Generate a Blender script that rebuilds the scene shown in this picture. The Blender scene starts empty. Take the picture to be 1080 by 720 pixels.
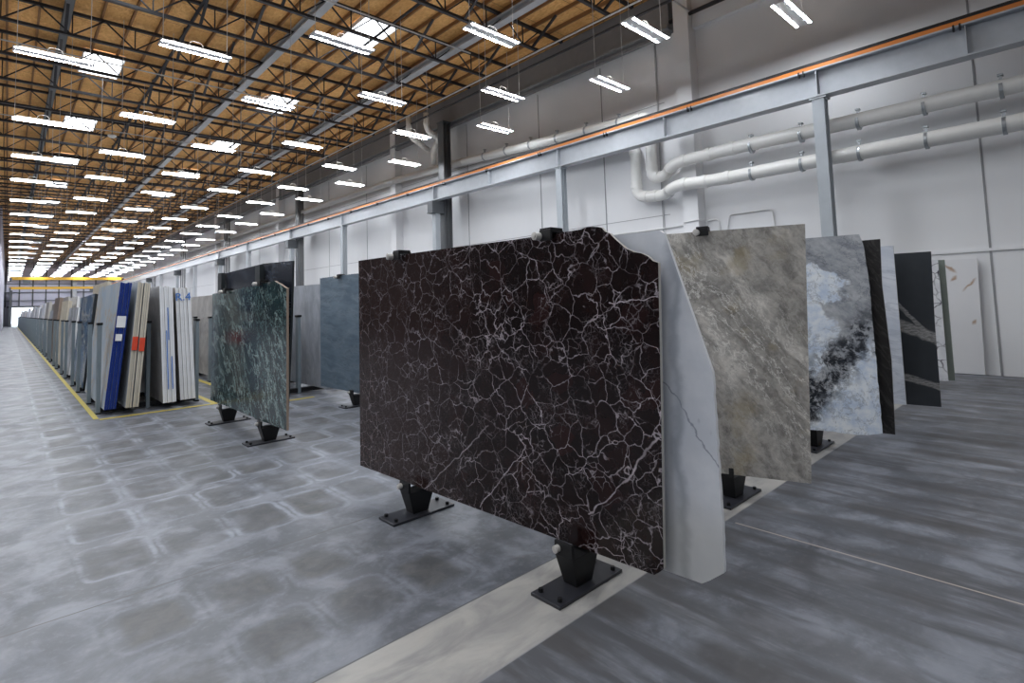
import bpy, bmesh, math, random
from mathutils import Vector, Matrix
random.seed(7)
SC = bpy.context.scene
COL = SC.collection

# ------------------------------------------------------------------ camera
cd = bpy.data.cameras.new('camera'); cam = bpy.data.objects.new('camera', cd); COL.objects.link(cam)
cd.sensor_width = 36; cd.lens = 568.6 * 36 / 1080; cd.shift_y = (276 - 360) / 1080; cd.clip_end = 500; cd.clip_start = .05
Yc = Vector((8 - 540, 333 - 276, 568.6)).normalized()
Xc = Vector((1150 - 540, 297 - 276, 568.6)); Xc = (Xc - Xc.dot(Yc) * Yc).normalized()
Zc = Xc.cross(Yc).normalized()
if Zc.y > 0: Zc = -Zc
cam.matrix_world = Matrix(((Xc.x, -Xc.y, -Xc.z, 0), (Yc.x, -Yc.y, -Yc.z, 0), (Zc.x, -Zc.y, -Zc.z, 1.5), (0, 0, 0, 1)))
SC.camera = cam
# ------------------------------------------------------------------ world, exposure
w = bpy.data.worlds.new('world'); SC.world = w; w.use_nodes = True
w.node_tree.nodes['Background'].inputs[0].default_value = (.80, .90, 1.0, 1)
w.node_tree.nodes['Background'].inputs[1].default_value = 5.0
SC.view_settings.view_transform = 'Standard'; SC.view_settings.look = 'None'
SC.view_settings.exposure = 0.0; SC.view_settings.gamma = 1
try: SC.view_settings.use_curve_mapping = False
except Exception: pass
SC.cycles.max_bounces = 7; SC.cycles.diffuse_bounces = 5; SC.cycles.glossy_bounces = 4
SC.cycles.sample_clamp_indirect = 4
try:
    SC.cycles.use_denoising = True; SC.cycles.denoiser = 'OPENIMAGEDENOISE'; SC.cycles.denoising_input_passes = 'RGB_ALBEDO_NORMAL'; SC.cycles.denoising_prefilter = 'ACCURATE'; SC.cycles.denoising_quality = 'HIGH'
except Exception: pass
try: SC.cycles.use_light_tree = True
except Exception: pass
TUBE = 176.0      # lamp tube strength
SKYL = 4.0       # skylight strength

# ------------------------------------------------------------------ node helper
class NT:
    def __init__(s, name):
        s.m = bpy.data.materials.new(name); s.m.use_nodes = True
        s.t = s.m.node_tree; s.b = s.t.nodes['Principled BSDF']; s.L = s.t.links.new
        s.co = None
    def n(s, t, **k):
        x = s.t.nodes.new(t)
        for a, b in k.items(): setattr(x, a, b)
        return x
    def put(s, sock, v):
        if hasattr(v, 'links'): s.L(v, sock)
        elif isinstance(v, (tuple, list)) and len(sock.default_value if hasattr(sock.default_value, '__len__') else [0]) == 4 and len(v) == 3: sock.default_value = (*v, 1)
        else: sock.default_value = v
    def obj(s):
        if s.co is None: s.co = s.n('ShaderNodeTexCoord').outputs['Object']
        return s.co
    def map(s, v, loc=(0, 0, 0), rot=(0, 0, 0), sc=(1, 1, 1)):
        x = s.n('ShaderNodeMapping'); s.put(x.inputs[0], v)
        x.inputs[1].default_value = loc; x.inputs[2].default_value = rot; x.inputs[3].default_value = sc
        return x.outputs[0]
    def mrs(s, v, ang, sc):      # rotate about y by ang, then scale
        return s.map(s.map(v, rot=(0, ang, 0)), sc=sc)
    def seg(s, v, A, B):          # distance in the slab plane to the segment A-B
        ax, az = A; dx, dz = B[0] - ax, B[1] - az; q = s.sep(v); L2 = dx * dx + dz * dz
        px, pz = s.math('SUBTRACT', q[0], ax), s.math('SUBTRACT', q[2], az)
        t = s.math('DIVIDE', s.math('ADD', s.math('MULTIPLY', px, dx), s.math('MULTIPLY', pz, dz)), L2); t = s.math('MINIMUM', s.math('MAXIMUM', t, 0), 1)
        ex, ez = s.math('SUBTRACT', px, s.math('MULTIPLY', t, dx)), s.math('SUBTRACT', pz, s.math('MULTIPLY', t, dz))
        return s.math('SQRT', s.math('ADD', s.math('MULTIPLY', ex, ex), s.math('MULTIPLY', ez, ez)))
    def noise(s, v, sc=5, det=4, ro=.55, dist=0, out=0):
        x = s.n('ShaderNodeTexNoise'); s.put(x.inputs['Vector'], v); x.inputs['Scale'].default_value = sc
        x.inputs['Detail'].default_value = det; x.inputs['Roughness'].default_value = ro; x.inputs['Distortion'].default_value = dist
        return x.outputs[out]
    def vor(s, v, sc=5, feat='DISTANCE_TO_EDGE', out='Distance', rnd=1):
        x = s.n('ShaderNodeTexVoronoi', feature=feat); s.put(x.inputs['Vector'], v); x.inputs['Scale'].default_value = sc
        x.inputs['Randomness'].default_value = rnd
        return x.outputs[out]
    def math(s, op, a, b=0, c=0):
        x = s.n('ShaderNodeMath', operation=op)
        s.put(x.inputs[0], a); s.put(x.inputs[1], b); s.put(x.inputs[2], c); return x.outputs[0]
    def vm(s, op, a, b=(0, 0, 0), sc=None):
        x = s.n('ShaderNodeVectorMath', operation=op); s.put(x.inputs[0], a); s.put(x.inputs[1], b)
        if sc is not None: s.put(x.inputs['Scale'], sc)
        return x.outputs[0]
    def rng(s, v, a, b, c=0, d=1, smooth=True):
        x = s.n('ShaderNodeMapRange', interpolation_type='SMOOTHSTEP' if smooth else 'LINEAR'); s.put(x.inputs[0], v)
        for i, q in enumerate((a, b, c, d)): x.inputs[i + 1].default_value = q
        return x.outputs[0]
    def mix(s, f, a, b, mode='MIX'):
        x = s.n('ShaderNodeMix', data_type='RGBA', blend_type=mode); s.put(x.inputs[0], f); s.put(x.inputs[6], a); s.put(x.inputs[7], b)
        return x.outputs[2]
    def ramp(s, f, stops):
        x = s.n('ShaderNodeValToRGB'); s.put(x.inputs[0], f); e = x.color_ramp.elements
        while len(e) < len(stops): e.new(.5)
        for q, (p, c) in zip(e, stops): q.position = p; q.color = (*c, 1)
        return x.outputs[0]
    def warp(s, v, sc, amt, det=3):
        c = s.noise(v, sc, det, .55, 0, 1)
        return s.vm('ADD', v, s.vm('SCALE', s.vm('SUBTRACT', c, (.5, .5, .5)), sc=amt))
    def sep(s, v):
        x = s.n('ShaderNodeSeparateXYZ'); s.put(x.inputs[0], v); return x.outputs
    def fin(s, col, rough=.5, metal=0, spec=.5, bump=None, bd=.01, bs=.3):
        s.put(s.b.inputs['Base Color'], col); s.put(s.b.inputs['Roughness'], rough); s.put(s.b.inputs['Metallic'], metal)
        s.put(s.b.inputs['Specular IOR Level'], spec)
        if bump is not None:
            x = s.n('ShaderNodeBump'); x.inputs['Strength'].default_value = bs; x.inputs['Distance'].default_value = bd
            s.put(x.inputs['Height'], bump); s.L(x.outputs[0], s.b.inputs['Normal'])
        return s.m

def plain(name, c, rough=.5, metal=0, var=.12, sc=6, spec=.5):
    t = NT(name); f = t.noise(t.obj(), sc, 5)
    return t.fin(t.mix(f, tuple(x * (1 - var) for x in c), tuple(min(1, x * (1 + var)) for x in c)), rough, metal, spec)
def emis(name, c, st):
    t = NT(name); t.put(t.b.inputs['Base Color'], (.8, .8, .8)); t.put(t.b.inputs['Emission Color'], c); t.b.inputs['Emission Strength'].default_value = st; t.m.cycles.emission_sampling = 'FRONT'
    return t.m

# ------------------------------------------------------------------ mesh helpers
def box(bm, c, d, mat=0, rz=0, rot=None):
    r = bmesh.ops.create_cube(bm, size=1)
    M = Matrix.Translation(c) @ (rot.to_4x4() if rot is not None else Matrix.Rotation(rz, 4, 'Z')) @ Matrix.Diagonal((*d, 1))
    bmesh.ops.transform(bm, matrix=M, verts=r['verts'])
    if mat:
        for f in {f for v in r['verts'] for f in v.link_faces}: f.material_index = mat
    return r['verts']
def bar(bm, a, b, wd, dp=None):
    a, b = Vector(a), Vector(b); d = b - a; q = d.to_track_quat('Z', 'Y')
    r = bmesh.ops.create_cube(bm, size=1)
    bmesh.ops.transform(bm, matrix=Matrix.Translation((a + b) / 2) @ q.to_matrix().to_4x4() @ Matrix.Diagonal((wd, dp or wd, d.length, 1)), verts=r['verts'])
def cyl(bm, a, b, r1, r2=None, seg=16):
    a, b = Vector(a), Vector(b); d = b - a; q = d.to_track_quat('Z', 'Y')
    r = bmesh.ops.create_cone(bm, cap_ends=True, segments=seg, radius1=r1, radius2=r1 if r2 is None else r2, depth=d.length)
    bmesh.ops.transform(bm, matrix=Matrix.Translation((a + b) / 2) @ q.to_matrix().to_4x4(), verts=r['verts'])
def fillet(pts, r, n=6):
    out = [Vector(pts[0])]
    for i in range(1, len(pts) - 1):
        p, a, b = Vector(pts[i]), Vector(pts[i - 1]), Vector(pts[i + 1])
        u, v = (a - p), (b - p); q = min(r, u.length * .49, v.length * .49); u.normalize(); v.normalize()
        s, e = p + u * q, p + v * q
        for k in range(n + 1):
            t = k / n; out.append(s * (1 - t) ** 2 + p * 2 * t * (1 - t) + e * t * t)
    out.append(Vector(pts[-1])); return out
def tube(bm, pts, r, seg=12):
    pts = [Vector(p) for p in pts]; rings = []; nrm = None
    for i, p in enumerate(pts):
        t = (pts[min(i + 1, len(pts) - 1)] - pts[max(i - 1, 0)]).normalized()
        if nrm is None: nrm = t.orthogonal().normalized()
        nrm = (nrm - nrm.dot(t) * t).normalized(); b = t.cross(nrm)
        rings.append([bm.verts.new(p + (nrm * math.cos(k * 2 * math.pi / seg) + b * math.sin(k * 2 * math.pi / seg)) * r) for k in range(seg)])
    for A, B in zip(rings, rings[1:]):
        for k in range(seg):
            f = bm.faces.new((A[k], A[(k + 1) % seg], B[(k + 1) % seg], B[k])); f.smooth = True
    bm.faces.new(rings[0][::-1]); bm.faces.new(rings[-1])
def mk(name, bm, mats, parent=None, loc=(0, 0, 0), rz=0, bevel=0):
    bmesh.ops.recalc_face_normals(bm, faces=bm.faces[:])
    me = bpy.data.meshes.new(name); bm.to_mesh(me); bm.free()
    for m in (mats if isinstance(mats, (list, tuple)) else [mats]): me.materials.append(m)
    o = bpy.data.objects.new(name, me); COL.objects.link(o); o.location = loc; o.rotation_euler = (0, 0, rz)
    if parent: o.parent = parent
    if bevel:
        b = o.modifiers.new('bevel', 'BEVEL'); b.width = bevel; b.segments = 2; b.limit_method = 'ANGLE'
    return o
def boxo(name, c, d, mat, parent=None, bevel=0):
    bm = bmesh.new(); box(bm, (0, 0, 0), d); return mk(name, bm, mat, parent, c, bevel=bevel)
def tag(o, label, cat, group=None, kind=None):
    o['label'] = label; o['category'] = cat
    if group: o['group'] = group
    if kind: o['kind'] = kind
    return o
def st(o, label=None):
    o['kind'] = 'structure'
    if label: o['label'] = label
    return o
def thing(name, loc, label, cat, group=None, rz=0):
    o = bpy.data.objects.new(name, None); COL.objects.link(o); o.location = loc; o.rotation_euler = (0, 0, rz); o.empty_display_size = .1
    return tag(o, label, cat, group)
def dup(root, loc, label=None, rz=None, group=None):
    r = root.copy(); COL.objects.link(r); r.location = loc
    if rz is not None: r.rotation_euler = (0, 0, rz)
    if label: r['label'] = label
    if group: r['group'] = group
    for ch in list(root.children):
        c = ch.copy(); COL.objects.link(c); c.parent = r
        for g in list(ch.children):
            d = g.copy(); COL.objects.link(d); d.parent = c
    return r
ORD = ['nearest', 'second', 'third', 'fourth', 'fifth', 'sixth', 'seventh', 'eighth', 'ninth', 'tenth', 'eleventh', 'twelfth', 'thirteenth', 'fourteenth', 'fifteenth', 'sixteenth', 'seventeenth', 'eighteenth', 'nineteenth', 'twentieth'] + ['twenty-' + x for x in ('first', 'second', 'third', 'fourth', 'fifth', 'sixth', 'seventh', 'eighth', 'ninth')] + ['thirtieth'] + ['thirty-' + x for x in ('first', 'second', 'third', 'fourth', 'fifth', 'sixth', 'seventh', 'eighth', 'ninth')] + ['fortieth'] + ['forty-' + x for x in ('first', 'second', 'third', 'fourth', 'fifth', 'sixth', 'seventh', 'eighth', 'ninth')] + ['fiftieth'] + ['fifty-' + x for x in ('first', 'second', 'third', 'fourth', 'fifth', 'sixth', 'seventh', 'eighth', 'ninth')]

# ------------------------------------------------------------------ materials
def floor_mat():
    t = NT('polished_concrete'); P = t.obj(); x, y, z = t.sep(P)
    big = t.noise(P, .55, 5, .6); med = t.noise(P, 3.2, 7, .62, .4); fine = t.noise(P, 26, 4, .6)
    base = t.mix(t.rng(big, .3, .7), (.085, .092, .106), (.155, .165, .188))
    base = t.mix(t.rng(med, .42, .66, 0, .75), base, (.245, .26, .30))
    base = t.mix(t.math('MULTIPLY', t.rng(fine, .5, .75), .2), base, (.34, .35, .38))
    def cells(px, py, ox, oy, bx, by, rr, seed):
        W = t.warp(P, 7, .045, 5); X, Y, _ = t.sep(W)
        u = t.math('DIVIDE', t.math('SUBTRACT', X, ox), px); v = t.math('DIVIDE', t.math('SUBTRACT', Y, oy), py)
        iu, iv = t.math('ROUND', u), t.math('ROUND', v)
        du = t.math('MULTIPLY', t.math('ABSOLUTE', t.math('SUBTRACT', u, iu)), px)
        dv = t.math('MULTIPLY', t.math('ABSOLUTE', t.math('SUBTRACT', v, iv)), py)
        qx = t.math('MAXIMUM', t.math('SUBTRACT', du, bx - rr), 0); qy = t.math('MAXIMUM', t.math('SUBTRACT', dv, by - rr), 0)
        d = t.math('SUBTRACT', t.math('SQRT', t.math('ADD', t.math('MULTIPLY', qx, qx), t.math('MULTIPLY', qy, qy))), rr)
        wn = t.n('ShaderNodeTexWhiteNoise', noise_dimensions='3D')
        cx = t.n('ShaderNodeCombineXYZ'); t.put(cx.inputs[0], iu); t.put(cx.inputs[1], iv); cx.inputs[2].default_value = seed
        t.put(wn.inputs['Vector'], cx.outputs[0]); return d, wn.outputs['Value']
    inA = t.math('MULTIPLY', t.math('GREATER_THAN', y, 2.27), t.math('MULTIPLY', t.rng(x, .28, .36), t.math('LESS_THAN', x, 8)))
    far = t.math('GREATER_THAN', y, 3.6)
    d1, r1 = cells(.412, .70, .53, 4.2, .155, .25, .06, 1)
    d2, r2 = cells(.405, .57, .56, 3.22, .15, .19, .05, 2)
    def patchmask(d, r, zone, soft, ring=True):
        wear = t.rng(t.noise(P, 1.7, 4, .6), .33, .6, .15, 1)
        ins = t.math('MULTIPLY', t.rng(d, -soft, .012, 1, 0), t.math('MULTIPLY', t.math('MULTIPLY_ADD', r, .45, .55), wear))
        rg = t.math('MULTIPLY', t.rng(t.math('ABSOLUTE', t.math('SUBTRACT', d, .028)), .004, .024, 1, 0), t.math('MULTIPLY', wear, t.rng(t.noise(P, 5, 5, .68), .36, .60)))
        return t.math('MULTIPLY', ins, zone), t.math('MULTIPLY', rg, zone)
    zf = t.math('MULTIPLY', inA, t.math('GREATER_THAN', y, 3.88)); zn = t.math('MULTIPLY', inA, t.math('SUBTRACT', 1, far))
    zs = t.math('MULTIPLY', zn, t.math('LESS_THAN', x, 2.05))
    a1, g1 = patchmask(d1, r1, zf, .03); a2, g2 = patchmask(d2, r2, zs, .06); g2 = t.math('MULTIPLY', g2, .35)
    dk = t.mix(t.rng(t.noise(P, 9, 6, .65, .5), .35, .7), (.055, .057, .060), (.105, .102, .098))
    base = t.mix(t.math('MULTIPLY', t.math('ADD', a1, a2), .85), base, dk)
    base = t.mix(t.math('MULTIPLY', t.math('ADD', g1, g2), .6), base, (.36, .39, .45))
    scuff = t.math('MULTIPLY', t.rng(t.noise(P, 60, 5, .75), .60, .70), t.rng(t.noise(P, 2.3, 5, .65), .5, .66)); base = t.mix(t.math('MULTIPLY', scuff, .6), base, (.40, .42, .46))
    # streaky area on the near side of the pale strip: long bands along the hall
    st_ = t.noise(t.map(P, sc=(5.2, .8, 1)), 1, 6, .6, .3); zr = t.math('LESS_THAN', y, 1.755)
    d3, r3 = cells(.36, 1.0, 4.35, .9, .085, .36, .07, 5)
    m3 = t.math('MULTIPLY', t.math('MULTIPLY', t.rng(d3, -.04, .05, 1, 0), t.math('MULTIPLY_ADD', r3, .7, .2)), zr)
    base = t.mix(t.math('MULTIPLY', t.rng(st_, .42, .62), zr), base, (.088, .090, .099))
    base = t.mix(t.math('MULTIPLY', t.rng(t.noise(t.map(P, loc=(3, 1, 0), sc=(4, .7, 1)), 1.4, 6, .6), .55, .72, 0, .6), zr), base, (.26, .275, .31))
    base = t.mix(t.math('MULTIPLY', m3, .8), base, (.070, .066, .066))
    # pale pour strip under the display stands
    sx = t.math('MULTIPLY', t.rng(y, 1.75, 1.765), t.rng(y, 2.225, 2.24, 1, 0))
    sc_ = t.mix(t.rng(t.noise(t.map(P, sc=(1, 2.2, 1)), 2.6, 6, .6, .6), .32, .68), (.27, .265, .262), (.42, .405, .38))
    base = t.mix(sx, base, sc_)
    # saw cut joints
    def ln(c, v, wd): return t.rng(t.math('ABSOLUTE', t.math('SUBTRACT', c, v)), wd * .5, wd, 1, 0)
    j = t.math('MULTIPLY', ln(y, 3.6, .007), t.math('LESS_THAN', x, 2.0))
    j = t.math('MAXIMUM', j, t.math('MULTIPLY', ln(y, 2.235, .006), t.math('LESS_THAN', x, 12)))
    for q in (16.9, 30.2, 43.5, 56.8): j = t.math('MAXIMUM', j, ln(y, q, .012))
    base = t.mix(j, base, (.10, .10, .105))
    jx = t.math('MULTIPLY', ln(x, 3.52, .008), t.math('LESS_THAN', y, 1.7)); base = t.mix(jx, base, (.42, .37, .33))
    spots = t.rng(t.vor(P, 9, 'F1'), .03, .055, 1, 0); base = t.mix(t.math('MULTIPLY', spots, t.rng(big, .55, .6)), base, (.11, .10, .10))
    ro = t.rng(t.noise(P, 2.4, 5, .6), .3, .75, .38, .52); ro = t.math('ADD', ro, t.math('MULTIPLY', t.math('ADD', a1, g1), .06))
    return t.fin(base, ro, 0, .4, fine, .002, .12)
M_floor = floor_mat()
def wall_mat():
    t = NT('painted_tilt_wall'); P = t.obj()
    c = t.mix(t.noise(t.map(P, sc=(1, 1, .35)), 1.1, 5, .6), (.76, .76, .775), (.84, .84, .85)); return t.fin(c, .55, 0, .35)
M_wall = wall_mat(); M_wall2 = plain('grey_metal_wall', (.50, .50, .60), .5)
def osb():
    t = NT('osb_deck'); P = t.obj()
    f = t.vor(t.map(P, sc=(1, .45, 1)), 26, 'F1', 'Color'); n = t.noise(P, 1.2, 4); x, y, z = t.sep(P)
    c = t.mix(t.sep(f)[0], (.70, .365, .115), (.90, .545, .215)); c = t.mix(t.rng(n, .35, .7, 0, .5), c, (.60, .30, .09))
    sh = t.math('LESS_THAN', t.math('FRACT', t.math('DIVIDE', y, 1.22)), .01); return t.fin(t.mix(sh, c, (.2, .1, .04)), .8)
M_osb = osb()
def lumber():
    t = NT('roof_timber'); c = t.mix(t.noise(t.map(t.obj(), sc=(8, .5, 8)), 3, 5), (.17, .08, .03), (.32, .165, .065)); return t.fin(c, .75)
M_lum = lumber()
M_black = plain('black_joist_paint', (.022, .022, .028), .5); M_bsteel = plain('black_powder_coat', (.009, .009, .010), .45, .0, spec=.35)
M_plate = plain('black_plate', (.026, .027, .034), .38, .0)
M_grey = plain('grey_beam_paint', (.42, .44, .47), .28, .0); M_dgrey = plain('dark_grey_steel', (.085, .092, .10), .45)
M_ledg = plain('grey_ledger', (.22, .222, .23), .55); M_col = plain('light_grey_column', (.40, .43, .46), .4)
M_orange = plain('orange_insulation', (.62, .19, .03), .4); M_yel = plain('yellow_crane', (.75, .43, .03), .45); M_yline = plain('yellow_floor_paint', (.50, .40, .05), .5, var=.25, sc=9)
M_pvc = plain('white_pipe', (.84, .83, .80), .28, var=.05); M_white = plain('white_enamel', (.80, .80, .80), .4, var=.03)
M_galv = plain('galvanised', (.38, .40, .42), .35, .7); M_knob = plain('pale_knob', (.62, .60, .57), .35, .2)
M_seam = plain('wall_joint', (.30, .30, .31), .7); M_cable = plain('grey_cable', (.55, .55, .56), .5)
M_rack = plain('rack_steel', (.20, .245, .275), .45); M_paper = plain('white_paper', (.80, .80, .80), .6); M_red = plain('red_tape', (.70, .07, .03), .5)
M_wood = plain('bearer_wood', (.24, .17, .10), .7); M_bluepen = plain('blue_marker', (.03, .17, .55), .5); M_ground = plain('outside_yard', (.5, .5, .48), .9)
M_tube = emis('lamp_tube_glow', (.89, .94, 1.0), TUBE); M_up = emis('added_uplight_glow', (1.0, .96, .90), TUBE * .09); M_sky = emis('skylight_glow', (.90, .95, 1.0), SKYL)  # M_up is an invented upward glow that lifts deck and upper wall

E_LT = plain('edge_pale', (.52, .50, .46), .5); E_WH = plain('edge_white', (.84, .85, .87), .5); E_BR = plain('edge_brown', (.30, .23, .18), .6); E_DK = plain('edge_dark', (.02, .025, .028), .4)
E_GR = plain('edge_grey', (.30, .32, .34), .5); E_GRN = plain('edge_greenish', (.22, .25, .22), .5); E_CR = plain('edge_cream', (.60, .55, .45), .5); E_BLUE = plain('edge_blue_film', (.008, .03, .20), .35, var=.05)

def s_darkweb():
    t = NT('stone_dark_red_web'); P = t.obj(); x, y, z = t.sep(P)
    W = t.warp(t.warp(P, 4, .16), 15, .05, 4); W2 = t.warp(t.warp(P, 6, .14), 22, .045, 4)
    big = t.rng(t.vor(W, 8.0), .0, .024, 1, 0); sm = t.rng(t.vor(t.map(W2, loc=(3, 0, 2)), 14), .0, .032, 1, 0)
    ti = t.rng(t.vor(t.map(t.warp(P, 24, .05), loc=(1, 0, 7)), 36), .0, .08, 1, 0)
    m1 = t.math('MULTIPLY', big, t.rng(t.noise(P, 5, 4, .6), .34, .56, .08, 1))
    m2 = t.math('MULTIPLY', sm, t.rng(t.noise(t.map(P, loc=(5, 0, 0)), 4.4, 5, .65), .47, .63))
    m3 = t.math('MULTIPLY', ti, t.rng(t.noise(t.map(P, loc=(0, 0, 5)), 5, 6, .72), .50, .68))
    lower = t.math('MULTIPLY', t.rng(x, 1.0, 2.4), t.rng(z, 1.2, .3))
    m3 = t.math('ADD', m3, t.math('MULTIPLY', t.math('MULTIPLY', lower, .9), t.rng(t.noise(t.mrs(P, 1.0, (1.6, 1, 1)), 30, 6, .72, 1.5), .50, .68)))
    lv = 0
    for A, B, wd in (((1.15, .53), (1.82, .01), .0034), ((-.02, .64), (.18, .38), .005), ((.18, .38), (.40, .19), .0032), ((1.25, .02), (.98, .31), .0026), ((.98, .31), (.84, .45), .002), ((-.07, 1.31), (.22, 1.28), .0022)):
        d = t.seg(t.warp(P, 9, .07, 5), A, B); lv = t.math('MAXIMUM', lv, t.rng(d, wd * .5, wd * 1.7, 1, 0))
    red = t.rng(t.noise(t.map(P, loc=(9, 0, 0)), 3, 4), .3, .6, .35, 1)
    m = t.math('MINIMUM', t.math('MAXIMUM', t.math('ADD', t.math('ADD', t.math('MULTIPLY', m1, .8), t.math('MULTIPLY', m2, .62)), t.math('MULTIPLY', m3, .38)), t.math('MULTIPLY', lv, .85)), 1)
    m = t.math('MULTIPLY', m, t.math('MULTIPLY', red, t.rng(x, 1.0, 2.3, 1, .5)))
    b = t.mix(t.rng(t.noise(P, 4, 5, .6), .4, .7), (.010, .0055, .0055), (.019, .0085, .008)); b = t.mix(t.rng(t.vor(W, 8.5, 'F1', 'Color'), .7, .95, 0, .6), b, (.032, .011, .010))
    b = t.mix(t.rng(x, .8, 2.3, 0, .85), b, (.036, .021, .019))  # brownish reflection towards the far end, mixed into the base colour
    return t.fin(t.mix(m, b, (.62, .55, .60)), .12, 0, .32)
def s_white():
    t = NT('stone_white_grey_vein'); P = t.obj(); x, y, z = t.sep(P); W = t.sep(t.warp(P, 2.6, .22, 5))
    c = t.mix(t.rng(t.noise(P, 2.1, 5, .6), .35, .7), (.60, .63, .69), (.76, .78, .83))
    d = t.math('ABSOLUTE', t.math('SUBTRACT', t.math('ADD', W[2], t.math('MULTIPLY', W[0], -1.2)), .83)); c = t.mix(t.rng(d, .001, .008, .7, 0), c, (.15, .17, .24))
    d = t.math('ABSOLUTE', t.math('SUBTRACT', W[0], -.02)); c = t.mix(t.rng(d, .0, .045, .6, 0), c, (.25, .28, .34))
    sp = t.math('MULTIPLY', t.rng(t.vor(t.map(P, sc=(2, 1, 1)), 7, 'F1'), .03, .14, 1, 0), t.rng(t.noise(P, 3), .5, .62)); c = t.mix(t.math('MULTIPLY', sp, .5), c, (.2, .22, .28))
    c = t.mix(t.rng(z, .45, .18, 0, .35), c, (.50, .47, .38)); return t.fin(c, .3)
def s_tundra():
    t = NT('stone_grey_beige'); P = t.obj(); D = t.mrs(t.warp(P, 2.8, .2, 6), .98, (.6, 1, 1.9)); x, y, z = t.sep(P)
    a = t.noise(D, 3.0, 9, .70, .2); b = t.noise(P, 10, 9, .76, .3); f = t.noise(P, 50, 4, .65)
    c = t.ramp(a, [(.34, (.138, .13, .118)), (.45, (.265, .25, .23)), (.54, (.40, .378, .348)), (.64, (.70, .665, .61))])
    c = t.mix(t.rng(b, .42, .60, 0, .6), c, (.53, .498, .455)); c = t.mix(t.rng(t.noise(t.map(D, loc=(3, 0, 3)), 7, 8, .75), .52, .64, 0, .7), c, (.18, .17, .155)); c = t.mix(t.rng(t.noise(t.map(P, loc=(2, 0, 0)), 3.5, 5), .54, .70, 0, .5), c, (.36, .29, .16))
    c = t.mix(t.rng(t.noise(t.map(P, loc=(7, 0, 0)), 4, 8, .7), .5, .66, 0, .6), c, (.17, .17, .16))
    v = t.rng(t.math('ABSOLUTE', t.math('SUBTRACT', t.noise(D, 4.2, 8, .68, .2), .5)), .0, .016, 1, 0)
    zone = t.rng(t.math('ABSOLUTE', t.math('SUBTRACT', t.math('ADD', z, t.math('MULTIPLY', x, -1.1)), .55)), .1, .7, .85, .12); c = t.mix(t.math('MULTIPLY', v, zone), c, (.85, .83, .78))
    c = t.mix(t.rng(f, .5, .75, 0, .35), c, (.17, .17, .16)); return t.fin(c, .28)
def s_arctic(name='stone_white_blue_black', loc=(0, 0, 0), k=1.0):
    t = NT(name); P = t.obj(); W = t.warp(t.warp(P, 2.3, .55, 6), 8, .16, 6); x, y, z = t.sep(W); B = t.noise(t.warp(P, 5, .12), 8, 9, .78, .2)
    cl = t.noise(t.mrs(P, -.9, (1.6, 1, .8)), 3.6, 9, .72, .2)
    grey = t.ramp(cl, [(.3, (.14, .15, .17)), (.45, (.33, .35, .385)), (.6, (.52, .535, .56)), (.75, (.68, .70, .73))])
    blue = t.mix(t.rng(t.noise(P, 6, 8, .7), .35, .65), (.58, .68, .84), (.90, .94, .98))
    q = t.math('ADD', z, t.math('MULTIPLY', x, 1.25)); m = t.rng(q, .80, .95, 1, 0)
    def blob(cx, cz, rx, rz):
        u = t.math('DIVIDE', t.math('SUBTRACT', x, cx), rx); v = t.math('DIVIDE', t.math('SUBTRACT', z, cz), rz)
        return t.rng(t.math('SQRT', t.math('ADD', t.math('MULTIPLY', u, u), t.math('MULTIPLY', v, v))), .90, 1.02, 1, 0)
    m = t.math('MAXIMUM', t.math('MAXIMUM', m, blob(.50, 1.36, .30, .20)), blob(.58, .85, .24, .34)); m = t.math('MAXIMUM', m, blob(.02, .30, .3, .34))
    c = t.mix(m, grey, blue)
    k1 = t.rng(t.math('ABSOLUTE', t.math('SUBTRACT', q, 1.02)), .06, .38, 1, 0); c = t.mix(t.math('MULTIPLY', k1, t.rng(B, .43, .54)), c, (.022, .025, .032))
    k2 = t.rng(t.math('ABSOLUTE', t.math('SUBTRACT', t.noise(W, 2.4, 7, .65), .5)), .0, .016, .4, 0); c = t.mix(k2, c, (.06, .07, .09))
    return t.fin(c, .25)
def s_green():
    t = NT('stone_green_veined'); P = t.obj(); W = t.warp(t.warp(t.mrs(P, .9, (.6, 1, 1.3)), 1.4, .45, 4), 6, .08, 4)
    v = t.rng(t.math('ABSOLUTE', t.math('SUBTRACT', t.noise(W, 1.9, 6, .66, .1), .5)), .0, .018, 1, 0); v2 = t.rng(t.math('ABSOLUTE', t.math('SUBTRACT', t.noise(t.map(W, loc=(4, 0, 1), rot=(0, .7, 0), sc=(2, 1, .8)), 3.2, 7, .70, .1), .5)), .0, .018, 1, 0)
    f = t.noise(W, 8, 8, .7); c = t.mix(t.rng(f, .35, .7), (.012, .030, .034), (.045, .085, .09)); c = t.mix(t.rng(f, .62, .8, 0, .5), c, (.08, .14, .14)); c = t.mix(t.rng(t.noise(t.map(P, loc=(0, 0, 0)), 2.2, 3), .5, .62, 0, .7), c, (.010, .018, .024))
    c = t.mix(t.math('MULTIPLY', v, .62), c, (.42, .52, .50)); c = t.mix(t.math('MULTIPLY', v2, .5), c, (.30, .40, .38)); return t.fin(c, .16)
def s_band(name, c0, c1, c2, k=6, ang=0, rough=.25, veins=.3):
    t = NT(name); P = t.obj(); D = t.mrs(t.warp(P, 1.5, .16, 4), ang, (.35, 1, 1.6))
    a = t.noise(D, k, 7, .6); c = t.mix(t.rng(a, .3, .7), c0, c1); v = t.rng(t.math('ABSOLUTE', t.math('SUBTRACT', t.noise(D, k * .5, 6, .6, .5), .5)), .0, .03, veins, 0)
    return t.fin(t.mix(v, c, c2), rough)
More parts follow.
